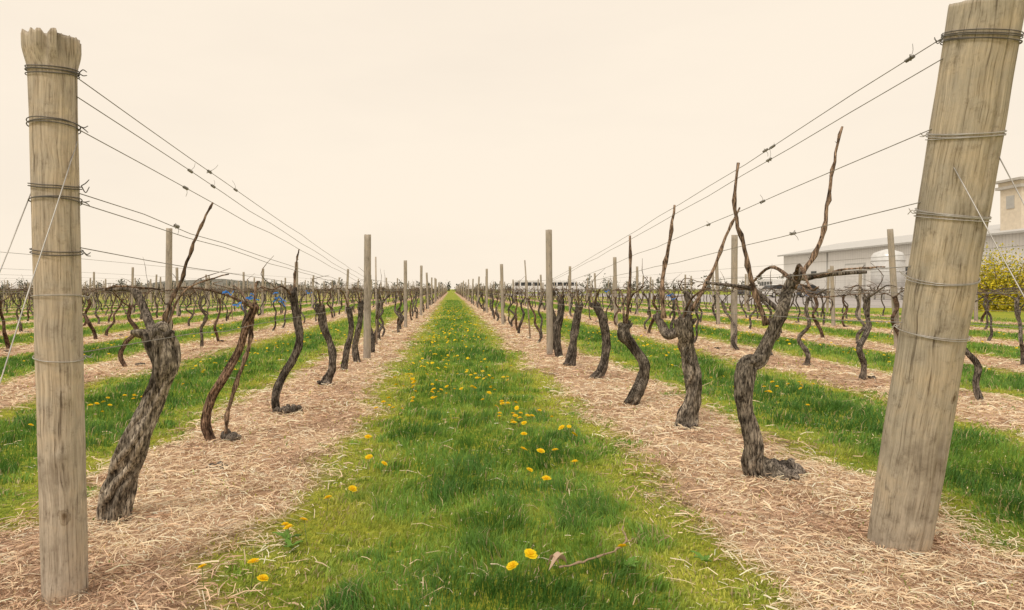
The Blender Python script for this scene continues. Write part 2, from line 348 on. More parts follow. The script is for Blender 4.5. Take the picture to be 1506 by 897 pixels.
def hero(X0,Y0,trunk,seed,col=GREY,arms=(),canes=(),stump=None,head=True,depthj=.012,arms_auto=True,rk=.74):
    """trunk/arms/canes are drawn in local units of one thousandth of the scale length S"""
    S=Y0/1000.; g=Geo(); rs=np.random.default_rng(seed); z0=float(G(X0,Y0))
    def loc(l,dy=0,dj=depthj,drift=0,k=1.):
        return [(p[0]*S,dy+rs.normal(0,dj)+drift*i,p[1]*S-.02,p[2]*S*k) for i,p in enumerate(l)]
    tr=loc(trunk,k=rk); stranded(g,tr,col,seed,20,7,8)
    hx,hy,hz,hr=tr[-1]
    if head:
        for i in range(8):
            a=rs.random()*6.28; L=hr*(.9+.9*rs.random())
            v,t_=tube([(hx,hy,hz-.02,hr*.6),(hx+np.cos(a)*L*.6,hy+np.sin(a)*L*.6,hz-.02+rs.normal(0,.018),hr*.45),(hx+np.cos(a)*L,hy+np.sin(a)*L,hz+rs.normal(0.01,.02),hr*.15)],8,4,.4,seed+i,0,2.); g.add(v,t_,col*rs.uniform(.45,1.2))
    for i,a in enumerate(arms):
        l=loc(a,0,.01,.03,.72); l[0]=(l[0][0],hy,l[0][2],l[0][3]); v,t_=tube(l,10,7,.28,seed+i+20,4.); g.add(v,t_,DARK*1.6)
    for i,a in enumerate(canes): cane(g,loc(a,hy*.5,.006,.01,.52),CANE*rs.uniform(.9,1.3),seed+i+40)
    if stump: stumpclump(g,stump[0]*S,rs.normal(0,.03),.0,stump[1]*S,seed+3,DARK*1.5)
    if arms_auto:
        for sg in (-1,1):
            L=rs.uniform(.35,.6); pts=[(hx,hy,hz-.03,.011),(hx*.6,hy+sg*L*.3,max(hz+.05,.9),.008),(hx*.3,hy+sg*L*.7,.97,.006),(0,hy+sg*L,.98+rs.normal(0,.02),.004)]
            v,t_=tube(pts,7,6,.2,seed+60,0); g.add(v,t_,CANE*.8)
        tangle(g,-.5,.5,.97,seed+70,6)
    return obj('grapevine',g.mesh('grapevine',True),M_bark,loc=(X0,Y0,z0))

# left row
hero(-1.40,2.86,[(0,-5,22),(-4,28,28),(8,75,23),(28,125,22),(46,172,19),(61,210,18),(71,238,21),(63,262,26),(52,284,23)],1,GREY*1.0,
  arms=[[(57,270,10),(38,300,9),(22,330,8),(8,345,7),(-22,346,6),(-48,344,4)]],
  canes=[[(62,270,7),(72,315,6),(86,350,5),(100,395,4.5),(118,440,3.8),(133,476,2.6)],[(65,275,4),(88,330,3),(110,352,2.4),(160,368,2)],[(-20,346,3),(0,350,2.5),(60,345,2)]],arms_auto=False,rk=.8)
hero(-1.52,4.35,[(0,-4,9),(-10,30,10),(-3,65,9),(17,98,9),(35,135,8),(49,175,8),(62,206,8)],2,RED,
  canes=[[(16,0,5),(22,50,6),(40,110,6),(52,150,6),(56,195,5)],[(60,205,4),(64,240,3)]],stump=(22,17),head=False,rk=.66)
g=Geo(); stumpclump(g,0,0,0,.06,77,DARK*1.6); obj('dead_vine_stump',g.mesh('dead_vine_stump',True),M_bark,loc=(-1.28,3.7,.0))
hero(-1.36,5.35,[(0,-4,8),(-3,22,8),(4,52,8),(22,82,8),(32,112,8),(27,150,8),(23,180,8)],3,DARK*1.3,stump=(18,16),canes=[[(24,175,5),(26,215,3),(30,245,2)]],rk=.66)
hero(-1.30,6.95,[(0,-4,12),(12,28,9),(11,58,8),(0,88,9),(-4,118,9)],4,DARK*1.4,stump=(2,9),rk=.6)
hero(-1.29,8.15,[(0,-4,8),(5,28,7),(12,62,6),(8,95,7)],5,DARK*1.4,rk=.6)
hero(-1.25,9.1,[(0,-4,9),(-4,25,7),(4,60,6),(5,90,6)],6,DARK*1.4,rk=.6)
# right row
hero(1.66,3.50,[(14,-8,28),(-12,10,26),(-27,28,20),(-30,60,15),(-42,105,14),(-45,140,16),(-38,170,17),(-20,180,13),(-2,215,11),(10,250,10),(24,280,10),(32,302,10)],11,GREY*.68,
  arms=[[(32,300,8),(60,300,6),(95,305,5),(150,308,3)],[(10,250,6),(-12,272,5),(-35,285,4),(-90,292,3)]],
  canes=[[(30,285,7),(48,310,6.5),(72,352,6),(84,405,5.2),(94,460,4.2),(108,525,3)],[(-10,230,7),(-28,285,6.5),(-40,340,5.4),(-52,400,4.8),(-48,470,3)],[(60,300,3),(110,312,2.5),(170,315,2)]],stump=(22,30))
hero(1.66,4.83,[(0,-4,19),(5,20,17),(13,45,13),(13,80,14),(5,120,13),(0,145,15),(-4,165,16)],12,GREY*.8,
  arms=[[(-2,150,10),(-22,140,11),(-30,155,10),(-38,170,7)],[(0,160,8),(10,185,6),(6,205,5)]],
  canes=[[(-30,165,6),(-32,215,5.5),(-22,270,4.6),(-12,332,3)],[(10,175,5),(40,230,4.4),(62,285,3.8),(84,328,2.5)]],stump=(2,12))
hero(1.52,5.80,[(0,-4,13),(9,20,11),(20,40,10),(22,62,9),(8,88,9),(-6,105,11),(-6,120,10)],13,GREY*.65,canes=[[(-4,115,5),(2,180,4),(3,252,3)]])
hero(1.56,7.45,[(0,-4,12),(14,20,9),(19,55,8),(12,90,8),(2,112,8)],14,DARK*1.35,rk=.66)
hero(1.52,8.70,[(0,-4,12),(5,38,8),(10,68,8),(14,92,7)],15,DARK*1.35,stump=(-5,8),rk=.64)
hero(1.56,9.75,[(0,-4,8),(-4,35,7),(2,70,7),(2,92,6)],16,DARK*1.35,rk=.64)
hero(1.6,10.9,[(0,-4,7),(6,35,7),(-2,70,7),(2,88,6)],17,DARK*1.35,rk=.64)

# generic vines (variants)
def generic(seed,lod):
    rs=np.random.default_rng(seed+500); g=Geo(); sides={0:12,1:6,2:3}[lod]; m={0:6,1:3,2:1}[lod]
    H=rs.uniform(.76,.90); lx=rs.normal(0,.09); ly=rs.normal(0,.18); r0=rs.uniform(.016,.025); k=5
    pts=[]
    for i in range(k+1):
        u=i/k; w=math.sin(u*math.pi)
        pts.append((lx*(u-1)+rs.normal(0,.055)*w,ly*(1-u)*1.3+rs.normal(0,.06)*w,-.02+u*H,r0*(1.35-.5*u+(.35 if i==k else 0)+rs.normal(0,.12))))
    col=DARK*rs.uniform(.8,1.6) if rs.random()<.88 else RED*.75
    if lod==0: stranded(g,pts,col,seed,12,4,5,.2)
    else:
        v,t_=tube(pts,sides,m,.3,seed,4.); g.add(v,t_,col)
    hx,hy,hz=pts[-1][:3]
    if lod<2:
        for i in range(5):
            a=rs.random()*6.28; v,t_=tube([(hx,hy,hz-.03,.014),(hx+np.cos(a)*.035,hy+np.sin(a)*.035,hz+rs.normal(0,.025),.007)],max(4,sides//2),2,.3,seed+i); g.add(v,t_,col*.8)
    for sg in (-1,1):
        L=rs.uniform(.4,.7); p=[(hx,hy,hz-.02,.010),(hx*.5,hy+sg*L*.3,hz+.06+rs.normal(0,.03),.008),(0,hy+sg*L*.7,.97+rs.normal(0,.02),.006),(0,hy+sg*L,.98,.004)]
        v,t_=tube(p,max(3,sides//2),max(1,m//2),.2,seed+9); g.add(v,t_,col*1.1)
    tangle(g,-.6,.6,.96,seed+11,{0:8,1:7,2:3}[lod],{0:5,1:4,2:3}[lod],.2)
    for i in range(rs.integers(0,2)):
        a=rs.uniform(-.5,.5); L=rs.uniform(.2,.5)
        cane(g,[(0,a,.95,.0042),(rs.normal(0,.06),a+rs.normal(0,.08),.95+L*.5,.0034),(rs.normal(0,.1),a+rs.normal(0,.15),.95+L,.002)],CANE*rs.uniform(.6,1.),seed+i,4 if lod<2 else 3,False,3)
    if lod<2 and rs.random()<.5: stumpclump(g,rs.normal(0,.05),rs.normal(0,.07),0,.045,seed+4,DARK*1.4)
    return g
A=[generic(i,0).mesh('grapevine_mesh%d'%i,True) for i in range(14)]
for me in A: me.materials.append(M_bark)
Bm=[generic(i+30,1).arrays() for i in range(8)]; Cm=[generic(i+60,2).arrays() for i in range(8)]
rows=[(ROWX0-SP*k,205) for k in range(0,34)]+[(ROWX0+SP*(k+1),205 if k<3 else 98) for k in range(0,6)]
rs=np.random.default_rng(99); mass=Geo()
def place(arr,x,y,a,s):
    V,T_,C_=arr; ca,sa=math.cos(a),math.sin(a); W=V.copy(); W[:,0]=(V[:,0]*ca-V[:,1]*sa)*s+x; W[:,1]=(V[:,0]*sa+V[:,1]*ca)*s+y; W[:,2]=V[:,2]*s; mass.add(W,T_,C_)
heroY={ROWX0:9.4,ROWX0+SP:11.2}
for rx,ymax in rows:
    y0=3.4+rs.random()*.6
    yv=heroY.get(rx,y0)+ (1.1 if rx in heroY else 0)
    while yv<ymax:
        vis=(rx>-.72*yv-2.5) and (rx<.9*yv+2.5)
        if vis and rs.random()>.06:
            xx=rx+rs.normal(0,.05); a=(math.pi if rs.random()<.5 else 0)+rs.normal(0,.12); s=rs.uniform(.95,1.05)
            if yv<24:
                o=obj('grapevine',A[rs.integers(len(A))],loc=(xx,yv,float(G(xx,yv)))); o.rotation_euler=(0,0,a); o.scale=(s*rs.choice([-1,1]),s,s)
            elif yv<58: place(Bm[rs.integers(8)],xx,yv,a,s)
            else: place(Cm[rs.integers(8)],xx,yv,a,s)
        yv+=rs.uniform(1.05,1.45)
obj('distant_grapevines',mass.mesh('distant_grapevines'),M_bark)

# ---------------------------------------------------------------- posts
def post_mesh(name,H,rb,rt,seed,sides=40,rings=90,ragged=.0,flare=0.,bury=.05):
    th=np.arange(sides)/sides*2*np.pi; u=np.linspace(0,1,rings); Z=-bury+u*(H+bury)
    TH,ZZ=np.meshgrid(th,Z); U=np.repeat(u[:,None],sides,1)
    r_=rb+(rt-rb)*U; nr=fbm(np.cos(TH)*1.2+ZZ*.8,np.sin(TH)*1.2+seed,seed,3)-.5
    r_=r_*(1+.07*nr+.03*(vnoise(ZZ*7,TH*0+seed,seed)-.5))
    rs=np.random.default_rng(seed)
    if sides>20:
        for i in range(16):
            t0=rs.random()*6.28; z1=rs.random()*H; L=rs.uniform(.12,.5); dth=np.abs(np.mod(TH-t0-(ZZ-z1)*.12+np.pi,2*np.pi)-np.pi)
            r_-= rb*.09*np.exp(-(dth/.045)**2)*np.exp(-((ZZ-z1)/L)**4)
        for i in range(6):
            t0=rs.random()*6.28; z1=rs.random()*H; dth=np.abs(np.mod(TH-t0+np.pi,2*np.pi)-np.pi)*rb
            r_+= .006*np.exp(-(dth/.022)**2-((ZZ-z1)/.03)**2)
    if flare:
        r_*=1+flare*sstep(H-.11,H-.03,ZZ)*(.6+.8*vnoise(TH*2.5,TH*0,seed))
        for i in range(13):
            t0=rs.random()*6.28; dth=np.abs(np.mod(TH-t0+np.pi,2*np.pi)-np.pi); r_-=rb*.26*np.exp(-(dth/.055)**2)*sstep(H-.11,H-.02,ZZ)
    Z2=ZZ+ragged*sstep(H-.04,H,ZZ)*(vnoise(TH*7.1,TH*0,seed+1)-.5)
    V=np.stack([np.cos(TH)*r_,np.sin(TH)*r_,Z2],-1).reshape(-1,3)
    id_=np.arange(rings*sides).reshape(rings,sides); nx=np.roll(id_,-1,1)
    a,b,c,d=id_[:-1].ravel(),nx[:-1].ravel(),nx[1:].ravel(),id_[1:].ravel()
    T_=np.vstack([np.stack([a,b,c],1),np.stack([a,c,d],1)])
    top=V[id_[-1]]; inner=top*np.array([.55,.55,1])-np.array([0,0,ragged*.6]); n0=len(V)
    V=np.vstack([V,inner,[[0,0,H-ragged*.8]]]); ii=np.arange(sides)+n0; ij=np.roll(ii,-1); t=id_[-1]; tj=nx[-1]
    T_=np.vstack([T_,np.stack([t,tj,ij],1),np.stack([t,ij,ii],1),np.stack([ii,ij,np.full(sides,n0+sides)],1)])
    return mesh_np(name,V,T_,None,sides>8)
def orient(o,base,top):
    o.location=base; o.rotation_mode='QUATERNION'; o.rotation_quaternion=(Vector(top)-Vector(base)).to_track_quat('Z','Y')
def wraps(g,R,z,turns,seed,tilt=.008,r=.0017):
    rs=np.random.default_rng(seed); k=28
    for t in range(turns):
        a=np.linspace(0,2*np.pi,k); zz=z+(t-turns/2)*.0065+rs.normal(0,.002)+tilt*np.cos(a+rs.random()*1.2+seed)+.002*vnoise(a*2,a*0,seed+t)
        P=np.stack([np.cos(a)*(R+.0035),np.sin(a)*(R+.0035),zz,np.full(k,r)],1); v,t_=tube(P,5,1); g.add(v,t_)
def end_post(base,top,rb,rt,seed,mat,bands,ragged,flare,endside,sides=72):
    e=empty('wooden_end_post'); orient(e,base,top); H=(Vector(top)-Vector(base)).length
    obj('post_shaft',post_mesh('post_shaft',H,rb,rt,seed,sides,170,ragged,flare),mat,e)
    g=Geo(); gl=Geo()
    for i,(z,turns,lt) in enumerate(bands):
        R=rb+(rt-rb)*z/H+(.002)
        wraps(gl if lt else g,R*1.004,z,turns,seed+i*3)
        q=gl if lt else g; rr=np.random.default_rng(seed+i); a0=endside
        p=np.array([math.cos(a0)*(R+.004),math.sin(a0)*(R+.004),z])
        for j in range(2):
            v,t_=tube([(*p,.0017),(*(p+[math.copysign(.006,math.cos(a0)),.012,rr.normal(0,.008)]),.0017),(*(p+[math.copysign(.014,math.cos(a0)),.02,rr.normal(0,.012)]),.0013)],5,4); q.add(v,t_)
    if g.n: obj('wire_wraps',g.mesh('wire_wraps'),M_wirek,e)
    if gl.n: obj('wire_wraps_light',gl.mesh('wire_wraps_light'),M_wirel,e)
    return e
M_wirek=flat_mat('rusty_dark_wire',(.13,.12,.11),.55,.4,30,.4)
LB=(-1.23,2.17,-.01); LT=(-1.232,2.10,1.775)
end_post(LB,LT,.0655,.0675,4,M_postL,[(1.685,4,0),(1.52,3,0),(1.335,2,0),(1.285,2,0),(1.13,2,0),(.99,1,1),(.80,1,1)],.022,.19,0.3)
RB=(1.725,2.63,-.01); RT=(1.722,2.185,1.92)
end_post(RB,RT,.103,.101,9,M_postR,[(1.875,5,0),(1.57,4,1),(1.30,4,1),(1.08,2,1),(.88,2,1)],.006,0,math.pi-.3)

lineposts=[post_mesh('trellis_post_mesh%d'%i,1.,.047+.004*(i%3),.045+.003*(i%2),20+i,16,24,.004,0,.03) for i in range(6)]
for me in lineposts: me.materials.append(M_post)
farposts=Geo()
def linepost(x,y,H,lx=0,ly=0,i=None):
    if y<75:
        o=obj('wooden_trellis_post',lineposts[rs.integers(6) if i is None else i]); orient(o,(x,y,0),(x+lx,y+ly,H)); o.scale=(1,1,H)
    else:
        v,t_=tube([(x,y,0,.05),(x+lx,y+ly,H,.05)],4,1); farposts.add(v,t_,(1,1,1))
for rx,ymax in rows:
    if abs(rx-ROWX0)<.01: yv=9.5; rx2=-1.17; step=8.2
    elif abs(rx-1.6)<.01: yv=10.1; rx2=1.47; step=9.2
    elif abs(rx+4.2)<.01: yv=10.1; rx2=rx; step=8.4
    elif abs(rx-4.5)<.01: yv=11.1; rx2=4.62; step=7.7
    elif abs(rx-7.4)<.01: yv=11.3; rx2=rx+.03; step=8
    else: yv=8+rs.random()*6; rx2=rx; step=8.2
    first=True
    if abs(rx-ROWX0)>.01 and abs(rx-1.6)>.01 and abs(rx)<12:
        o=obj('wooden_trellis_post',lineposts[0]); orient(o,(rx,2.6,0),(rx,2.25,1.85)); o.scale=(1.6,1.6,1.85)
    while yv<ymax:
        if (rx>-.72*yv-2.5) and (rx<.9*yv+2.5):
            H=rs.uniform(1.62,1.92)
            if first and rx>-1.4 and rx<5: H=1.76+(.12 if rx>0 else 0)
            if first and abs(rx-7.4)<.01: linepost(rx2,yv,2.0,-.13,0)
            elif first: linepost(rx2,yv,H,rs.normal(0,.01),rs.normal(0,.02))
            else: linepost(rx2+rs.normal(0,.03),yv,H,rs.normal(0,.05),rs.normal(0,.06))
            if rs.random()<.35:
                yy=yv+rs.uniform(2,6); v,t_=tube([(rx,yy,0,.016),(rx+rs.normal(0,.06),yy,rs.uniform(1.2,1.6),.014)],6,1); farposts.add(v,t_)
        first=False; yv+=step+rs.normal(0,.3)
obj('distant_trellis_posts',farposts.mesh('distant_trellis_posts'),M_post)

# ---------------------------------------------------------------- wires
def wire(g,p0,p1,r,sag=.03,n=12,seed=0,kink=.0):
    u=np.linspace(0,1,n+1)[:,None]; P=np.array(p0)*(1-u)+np.array(p1)*u; P[:,2]-=sag*4*(u*(1-u))[:,0]
    if kink:
        rk=np.random.default_rng(seed); P[1:-1,2]+=rk.normal(0,kink,n-1); P[1:-1,0]+=rk.normal(0,kink,n-1)
    v,t_=tube(np.hstack([P,np.full((n+1,1),r)]),5,1); g.add(v,t_); return P
def splice(g,P,y,seed):
    i=int(np.argmin(abs(P[:,1]-y))); i=max(1,min(len(P)-2,i)); a,b=P[i-1],P[i+1]; t=(y-a[1])/(b[1]-a[1]); c=a*(1-t)+b*t; dr=(b-a)/np.linalg.norm(b-a)
    rk=np.random.default_rng(seed)
    k=60; s=np.linspace(-.022,.022,k); an=s*1300
    q=np.stack([c[0]+dr[0]*s+np.cos(an)*.0045,c[1]+dr[1]*s,c[2]+dr[2]*s+np.sin(an)*.0055,np.full(k,.0019)],1); v,t_=tube(q,5,1); g.add(v,t_)
    for j in range(3):
        e=c+rk.normal(0,.007,3); v,t_=tube([(*c,.0022),(*e,.002)],5,2); g.add(v,t_)
    e=c+np.array([rk.normal(0,.012),rk.normal(0,.02),rk.choice([-1,1])*rk.uniform(.02,.055)]); v,t_=tube([(*c,.0011),(*((c+e)/2+[.006,0,0]),.001),(*e,.0009)],4,4); g.add(v,t_)
def perp(base,top,z): t=z/top[2]; return np.array(base)*(1-t)+np.array(top)*t
g=Geo(); LW=[]; gs=Geo()
for i,(z,ze,sg) in enumerate([(1.66,1.16,.02),(1.60,1.10,.02),(1.50,1.05,.0),(1.30,1.02,.02),(1.27,.99,.015),(1.13,.96,.02),(.80,.78,.01)]):
    p=perp(LB,LT,z); LW.append(wire(g,(p[0]+.066,p[1]+.01,z),(-1.19,9.5,ze),.0017,sg,16,i,.0035))
for i,(w,yy) in enumerate([(0,3.7),(1,3.35),(2,3.0),(0,3.3),(3,2.9),(1,3.05)]): splice(g,LW[w],yy,i)
for z in (1.14,.97,.78): wire(g,(-1.19,9.5,z),(-1.3,120,z),.0024,0,24,int(z*10),.006)
obj('trellis_wires',g.mesh('trellis_wires'),M_wire)
g=Geo(); RW=[]
for i,(z,ze,sg) in enumerate([(1.83,1.14,.03),(1.76,1.12,.03),(1.54,1.02,.02),(1.30,1.0,.02),(1.08,.97,.01),(.88,.78,.01)]):
    p=perp(RB,RT,z); RW.append(wire(g,(p[0]-.1,p[1]+.02,z),(1.5,10.1,ze),.0018,sg,16,i+30,.0035))
for i,(w,yy) in enumerate([(0,3.47),(1,3.42),(2,3.5),(0,3.4),(2,4.2),(3,3.2),(0,2.4)]): splice(g,RW[w],yy,i+20)
for z in (1.14,.97,.78): wire(g,(1.5,10.1,z),(1.6,120,z),.0024,0,24,int(z*10)+5,.006)
obj('trellis_wires',g.mesh('trellis_wires'),M_wire)
g=Geo()
for rx,ymax in rows:
    if abs(rx-ROWX0)<.01 or abs(rx-1.6)<.01 or abs(rx)>26: continue
    for z in (1.35,.97,.7): wire(g,(rx,2.4,z),(rx,min(90,ymax),z if z<1.3 else 1.15),.0022,0,16,int(abs(rx)*10+z*10),.008)
obj('trellis_wires',g.mesh('trellis_wires'),M_wire)
for a,b in (((-1.165,2.12,1.46),(-1.20,1.42,0)),((-1.295,2.12,1.335),(-1.34,1.40,0)),((1.645,2.33,1.56),(1.70,1.38,0)),((1.80,2.30,1.55),(1.76,1.36,0))):
    g=Geo(); wire(g,a,b,.0019,0,6,1,.002)
    v,t_=tube([(b[0],b[1],-.02,.008),(b[0],b[1],.06,.008)],8,1); g.add(v,t_)
    obj('guy_wire',g.mesh('guy_wire'),M_wirel)
def tie(x,y,z,seed):
    g=Geo(); rk=np.random.default_rng(seed)
    a=np.linspace(0,7,24); w=np.array([0,.001,.0038])
    P0=np.stack([x+np.cos(a)*.012,y+np.sin(a)*.012,z+a*.0008],1)
    L=[P0]
    for j in range(2):
        p=P0[-1]; P=[p]; dx=rk.choice([-1,1])
        for i in range(4): P.append(P[-1]+np.array([dx*rk.uniform(.004,.014),rk.normal(0,.008),rk.normal(-.002,.012)]))
        L.append(cr(np.array(P),4))
    for P in L:
        V=np.vstack([P-w,P+w]); k=len(P); T_=[]
        for i in range(k-1): T_+=[[i,i+1,k+i+1],[i,k+i+1,k+i]]
        g.add(V,T_)
    obj('blue_plant_tie',g.mesh('blue_plant_tie'),M_blue)
for i,p in enumerate([(-1.32,4.15,.90),(-1.31,5.1,.93),(-1.28,5.0,.97),(-1.3,6.2,.96),(-1.3,4.35,.94),(1.6,5.0,.95),(1.6,7.0,.97),(4.5,8.6,.92),(-1.28,3.85,.98),(-1.36,4.6,.93),(-1.33,5.3,.90)]): tie(*p,i)

g=Geo(); TW=np.array([.42,.30,.21])
cane(g,[(.655,2.60,.09,.0024),(.645,2.50,.07,.003),(.56,2.42,.06,.003),(.46,2.36,.055,.0034),(.37,2.32,.05,.003)],TW,3,6)
cane(g,[(.645,2.50,.07,.0022),(.68,2.52,.075,.0014)],TW,4,5,False)
for j,(cx,cy,L,a) in enumerate([(.40,2.335,.07,3.4),(.37,2.33,.045,2.6)]):
    m=9; u=np.linspace(0,1,m); w=L*.32*np.sin(np.pi*u**.8); V=[]
    for sgn in (-1,0,1): V.append(np.stack([cx+np.cos(a)*u*L-np.sin(a)*w*sgn,cy+np.sin(a)*u*L+np.cos(a)*w*sgn*.6,.055+.022*np.sin(u*4)+abs(sgn)*w*.9],1))
    V=np.vstack(V); T_=[]
    for i in range(m-1):
        for k in (0,m): T_+=[[k+i,k+i+1,k+m+i+1],[k+i,k+m+i+1,k+m+i]]
    g.add(V,T_,(.62,.45,.34))
obj('fallen_twig',g.mesh('fallen_twig'),M_straw)

# ---------------------------------------------------------------- buildings & background
def box(name,x0,x1,y0,y1,z0,z1,mat,parent):
    V=[(x,y,z) for x in (x0,x1) for y in (y0,y1) for z in (z0,z1)]
    Q=[(0,1,3,2),(4,6,7,5),(0,4,5,1),(2,3,7,6),(0,2,6,4),(1,5,7,3)]
    me=bpy.data.meshes.new(name); me.from_pydata(V,[],Q); me.update(); return obj(name,me,mat,parent)
def siding(name,c,axis_scale):
    m,nt,b=newmat(name); tc=N(nt,'ShaderNodeTexCoord'); w=N(nt,'ShaderNodeTexWave',bands_direction='Y'); w.inputs['Scale'].default_value=axis_scale; nt.links.new(tc.outputs['Object'],w.inputs[0])
    n=noise(nt,.5,5,.6,tc.outputs['Object']); r=ramp(nt,[(.3,tuple(x*.9 for x in c)),(.7,c)]); nt.links.new(n.outputs[0],r.inputs[0])
    r2=ramp(nt,[(0,(.86,.86,.86)),(.3,(1,1,1))]); nt.links.new(w.outputs[0],r2.inputs[0])
    nt.links.new(mixc(nt,1.,r.outputs[0],r2.outputs[0],'MULTIPLY'),b.inputs['Base Color']); b.inputs['Roughness'].default_value=.6; bump(nt,b,w.outputs[0],.2,.02); return m
M_wall=siding('metal_siding',(.80,.78,.75),.9); M_roof=siding('metal_roof',(.60,.59,.58),.7)
M_trim=flat_mat('trim',(.46,.45,.43)); M_door=flat_mat('roll_door',(.70,.68,.65)); M_glass=flat_mat('dark_glass',(.03,.035,.04),.15); M_conc=flat_mat('concrete',(.50,.47,.43),.9)
M_cream=flat_mat('cream_stucco',(.72,.63,.51),.9); M_white=flat_mat('white_paint',(.80,.79,.77),.35); M_black=flat_mat('rubber',(.02,.02,.02),.8); M_steel=flat_mat('tank_steel',(.70,.70,.70),.35,.2); M_dk=flat_mat('dark_paint',(.07,.08,.10),.3)
W=empty('warehouse_building')
wx0,wx1,wy0,wy1,ze,zr=47,63,44,96,5.7,7.3; xm=(wx0+wx1)/2
V=[(wx0,wy0,0),(wx1,wy0,0),(wx1,wy0,ze),(xm,wy0,zr),(wx0,wy0,ze),(wx0,wy1,0),(wx1,wy1,0),(wx1,wy1,ze),(xm,wy1,zr),(wx0,wy1,ze)]
me=bpy.data.meshes.new('walls'); me.from_pydata(V,[],[(0,1,2,3,4),(5,9,8,7,6),(0,4,9,5),(1,6,7,2)]); obj('walls',me,M_wall,W)
for nm,(a,b) in {'roof_west':((wx0-.5,ze-.05),(xm,zr+.06)),'roof_east':((xm,zr+.06),(wx1+.5,ze-.05))}.items():
    V=[(a[0],wy0-.5,a[1]),(b[0],wy0-.5,b[1]),(b[0],wy1+.5,b[1]),(a[0],wy1+.5,a[1])]; V+=[(x,y,z+.14) for x,y,z in V]
    me=bpy.data.meshes.new(nm); me.from_pydata(V,[],[(0,3,2,1),(4,5,6,7),(0,1,5,4),(1,2,6,5),(2,3,7,6),(3,0,4,7)]); obj(nm,me,M_roof,W)
box('gutter',wx0-.66,wx0-.51,wy0-.5,wy1+.5,ze-.10,ze+.06,M_trim,W); box('base_course',wx0-.06,wx0-.004,wy0,wy1,0,.6,M_conc,W)
for i,yy in enumerate((79,61)):
    box('door_frame_%d'%i,wx0-.10,wx0-.008,yy-1.95,yy+1.95,.61,4.0,M_trim,W); box('roll_door_%d'%i,wx0-.16,wx0-.105,yy-1.75,yy+1.75,.62,3.8,M_door,W)
for i,yy in enumerate((88,70)): box('window_%d'%i,wx0-.08,wx0-.01,yy-.6,yy+.6,2.4,3.3,M_glass,W)
for i,yy in enumerate((84.8,67)): box('downspout_%d'%i,wx0-.14,wx0-.012,yy-.06,yy+.06,.65,ze-.13,M_trim,W)
box('stack_shaft',48.0,50.2,57.2,59.4,5.4,9.6,M_cream,W); box('stack_cornice',47.75,50.45,56.95,59.65,9.602,9.85,M_conc,W); box('stack_cap',47.9,50.3,57.1,59.5,9.852,10.2,M_cream,W); box('stack_slab',47.6,50.6,56.8,59.8,10.202,10.4,M_conc,W); box('stack_louvre',47.94,47.996,57.9,58.7,7.9,9.0,M_trim,W)
S_=empty('storage_tank',(40.5,63,0))
g=Geo(); k=[(0,0,1.2,1.25),(0,0,1.25,1.35),(0,0,2.5,1.35),(0,0,4.0,1.35),(0,0,4.35,1.15),(0,0,4.6,.5),(0,0,4.7,.15)]
v,t_=tube(k,28,1); g.add(v,t_); obj('vessel',g.mesh('vessel',True),M_steel,S_)
g=Geo()
for a in range(4): v,t_=tube([(math.cos(a*1.57+.7)*1.1,math.sin(a*1.57+.7)*1.1,0,.08),(math.cos(a*1.57+.7)*1.1,math.sin(a*1.57+.7)*1.1,1.5,.08)],8,1); g.add(v,t_)
for z in (1.6,2.6,3.6): 
    a=np.linspace(0,6.283,40); v,t_=tube(np.stack([np.cos(a)*1.37,np.sin(a)*1.37,a*0+z,a*0+.03],1),5,1); g.add(v,t_)
obj('legs_and_hoops',g.mesh('legs'),M_trim,S_)
def extr(name,prof,w,mat,parent):
    n=len(prof); V=[(x,s*w/2,z) for s in (-1,1) for (x,z) in prof]
    F=[tuple(range(n)),tuple(range(2*n-1,n-1,-1))]+[(i,i+n,(i+1)%n+n,(i+1)%n) for i in range(n)]
    me=bpy.data.meshes.new(name); me.from_pydata(V,[],F); me.update(); o=obj(name,me,mat,parent)
    b=o.modifiers.new('b','BEVEL'); b.width=.05; b.segments=2; return o
def wheels(e,xs_,w,r):
    for i,x in enumerate(xs_):
        for j,s in enumerate((-1,1)):
            g=Geo(); v,t_=tube([(x,s*w/2-s*.2,r,r),(x,s*w/2+s*.01,r,r)],20,1); g.add(v,t_); obj('wheel_%d%d'%(i,j),g.mesh('wheel'),M_black,e)
            g=Geo(); v,t_=tube([(x,s*w/2+s*.012,r,r*.6),(x,s*w/2+s*.03,r,r*.55)],14,1); g.add(v,t_); obj('hub_%d%d'%(i,j),g.mesh('hub'),M_steel,e)
def quadpanel(name,pts,y,e,mat):
    V=[(x,y,z) for x,z in pts]+[(x,y*1.012,z) for x,z in pts]; n=len(pts)
    F=[tuple(range(n)),tuple(range(2*n-1,n-1,-1))]+[(i,i+n,(i+1)%n+n,(i+1)%n) for i in range(n)]
    me=bpy.data.meshes.new(name); me.from_pydata(V,[],F); obj(name,me,mat,e)
def van(loc,rot,s=1.):
    e=empty('white_van',loc); e.rotation_euler=(0,0,rot); e.scale=(s,s,s)
    extr('body',[(-2.8,.4),(-2.85,1.2),(-2.75,2.25),(-2.5,2.38),(1.2,2.38),(1.5,2.25),(2.15,1.4),(2.75,1.2),(2.85,.9),(2.85,.42)],2.0,M_white,e)
    for s in (-1,1):
        for i,x0 in enumerate((-2.5,-1.55,-.6,.35)): quadpanel('window_%d'%i,[(x0,1.45),(x0,2.0),(x0+.75,2.0),(x0+.75,1.45)],s*1.005,e,M_glass)
        quadpanel('cab_window',[(1.25,1.45),(1.25,2.0),(1.42,1.98),(1.85,1.45)],s*1.005,e,M_glass)
    wheels(e,(-1.8,1.9),2.0,.37)
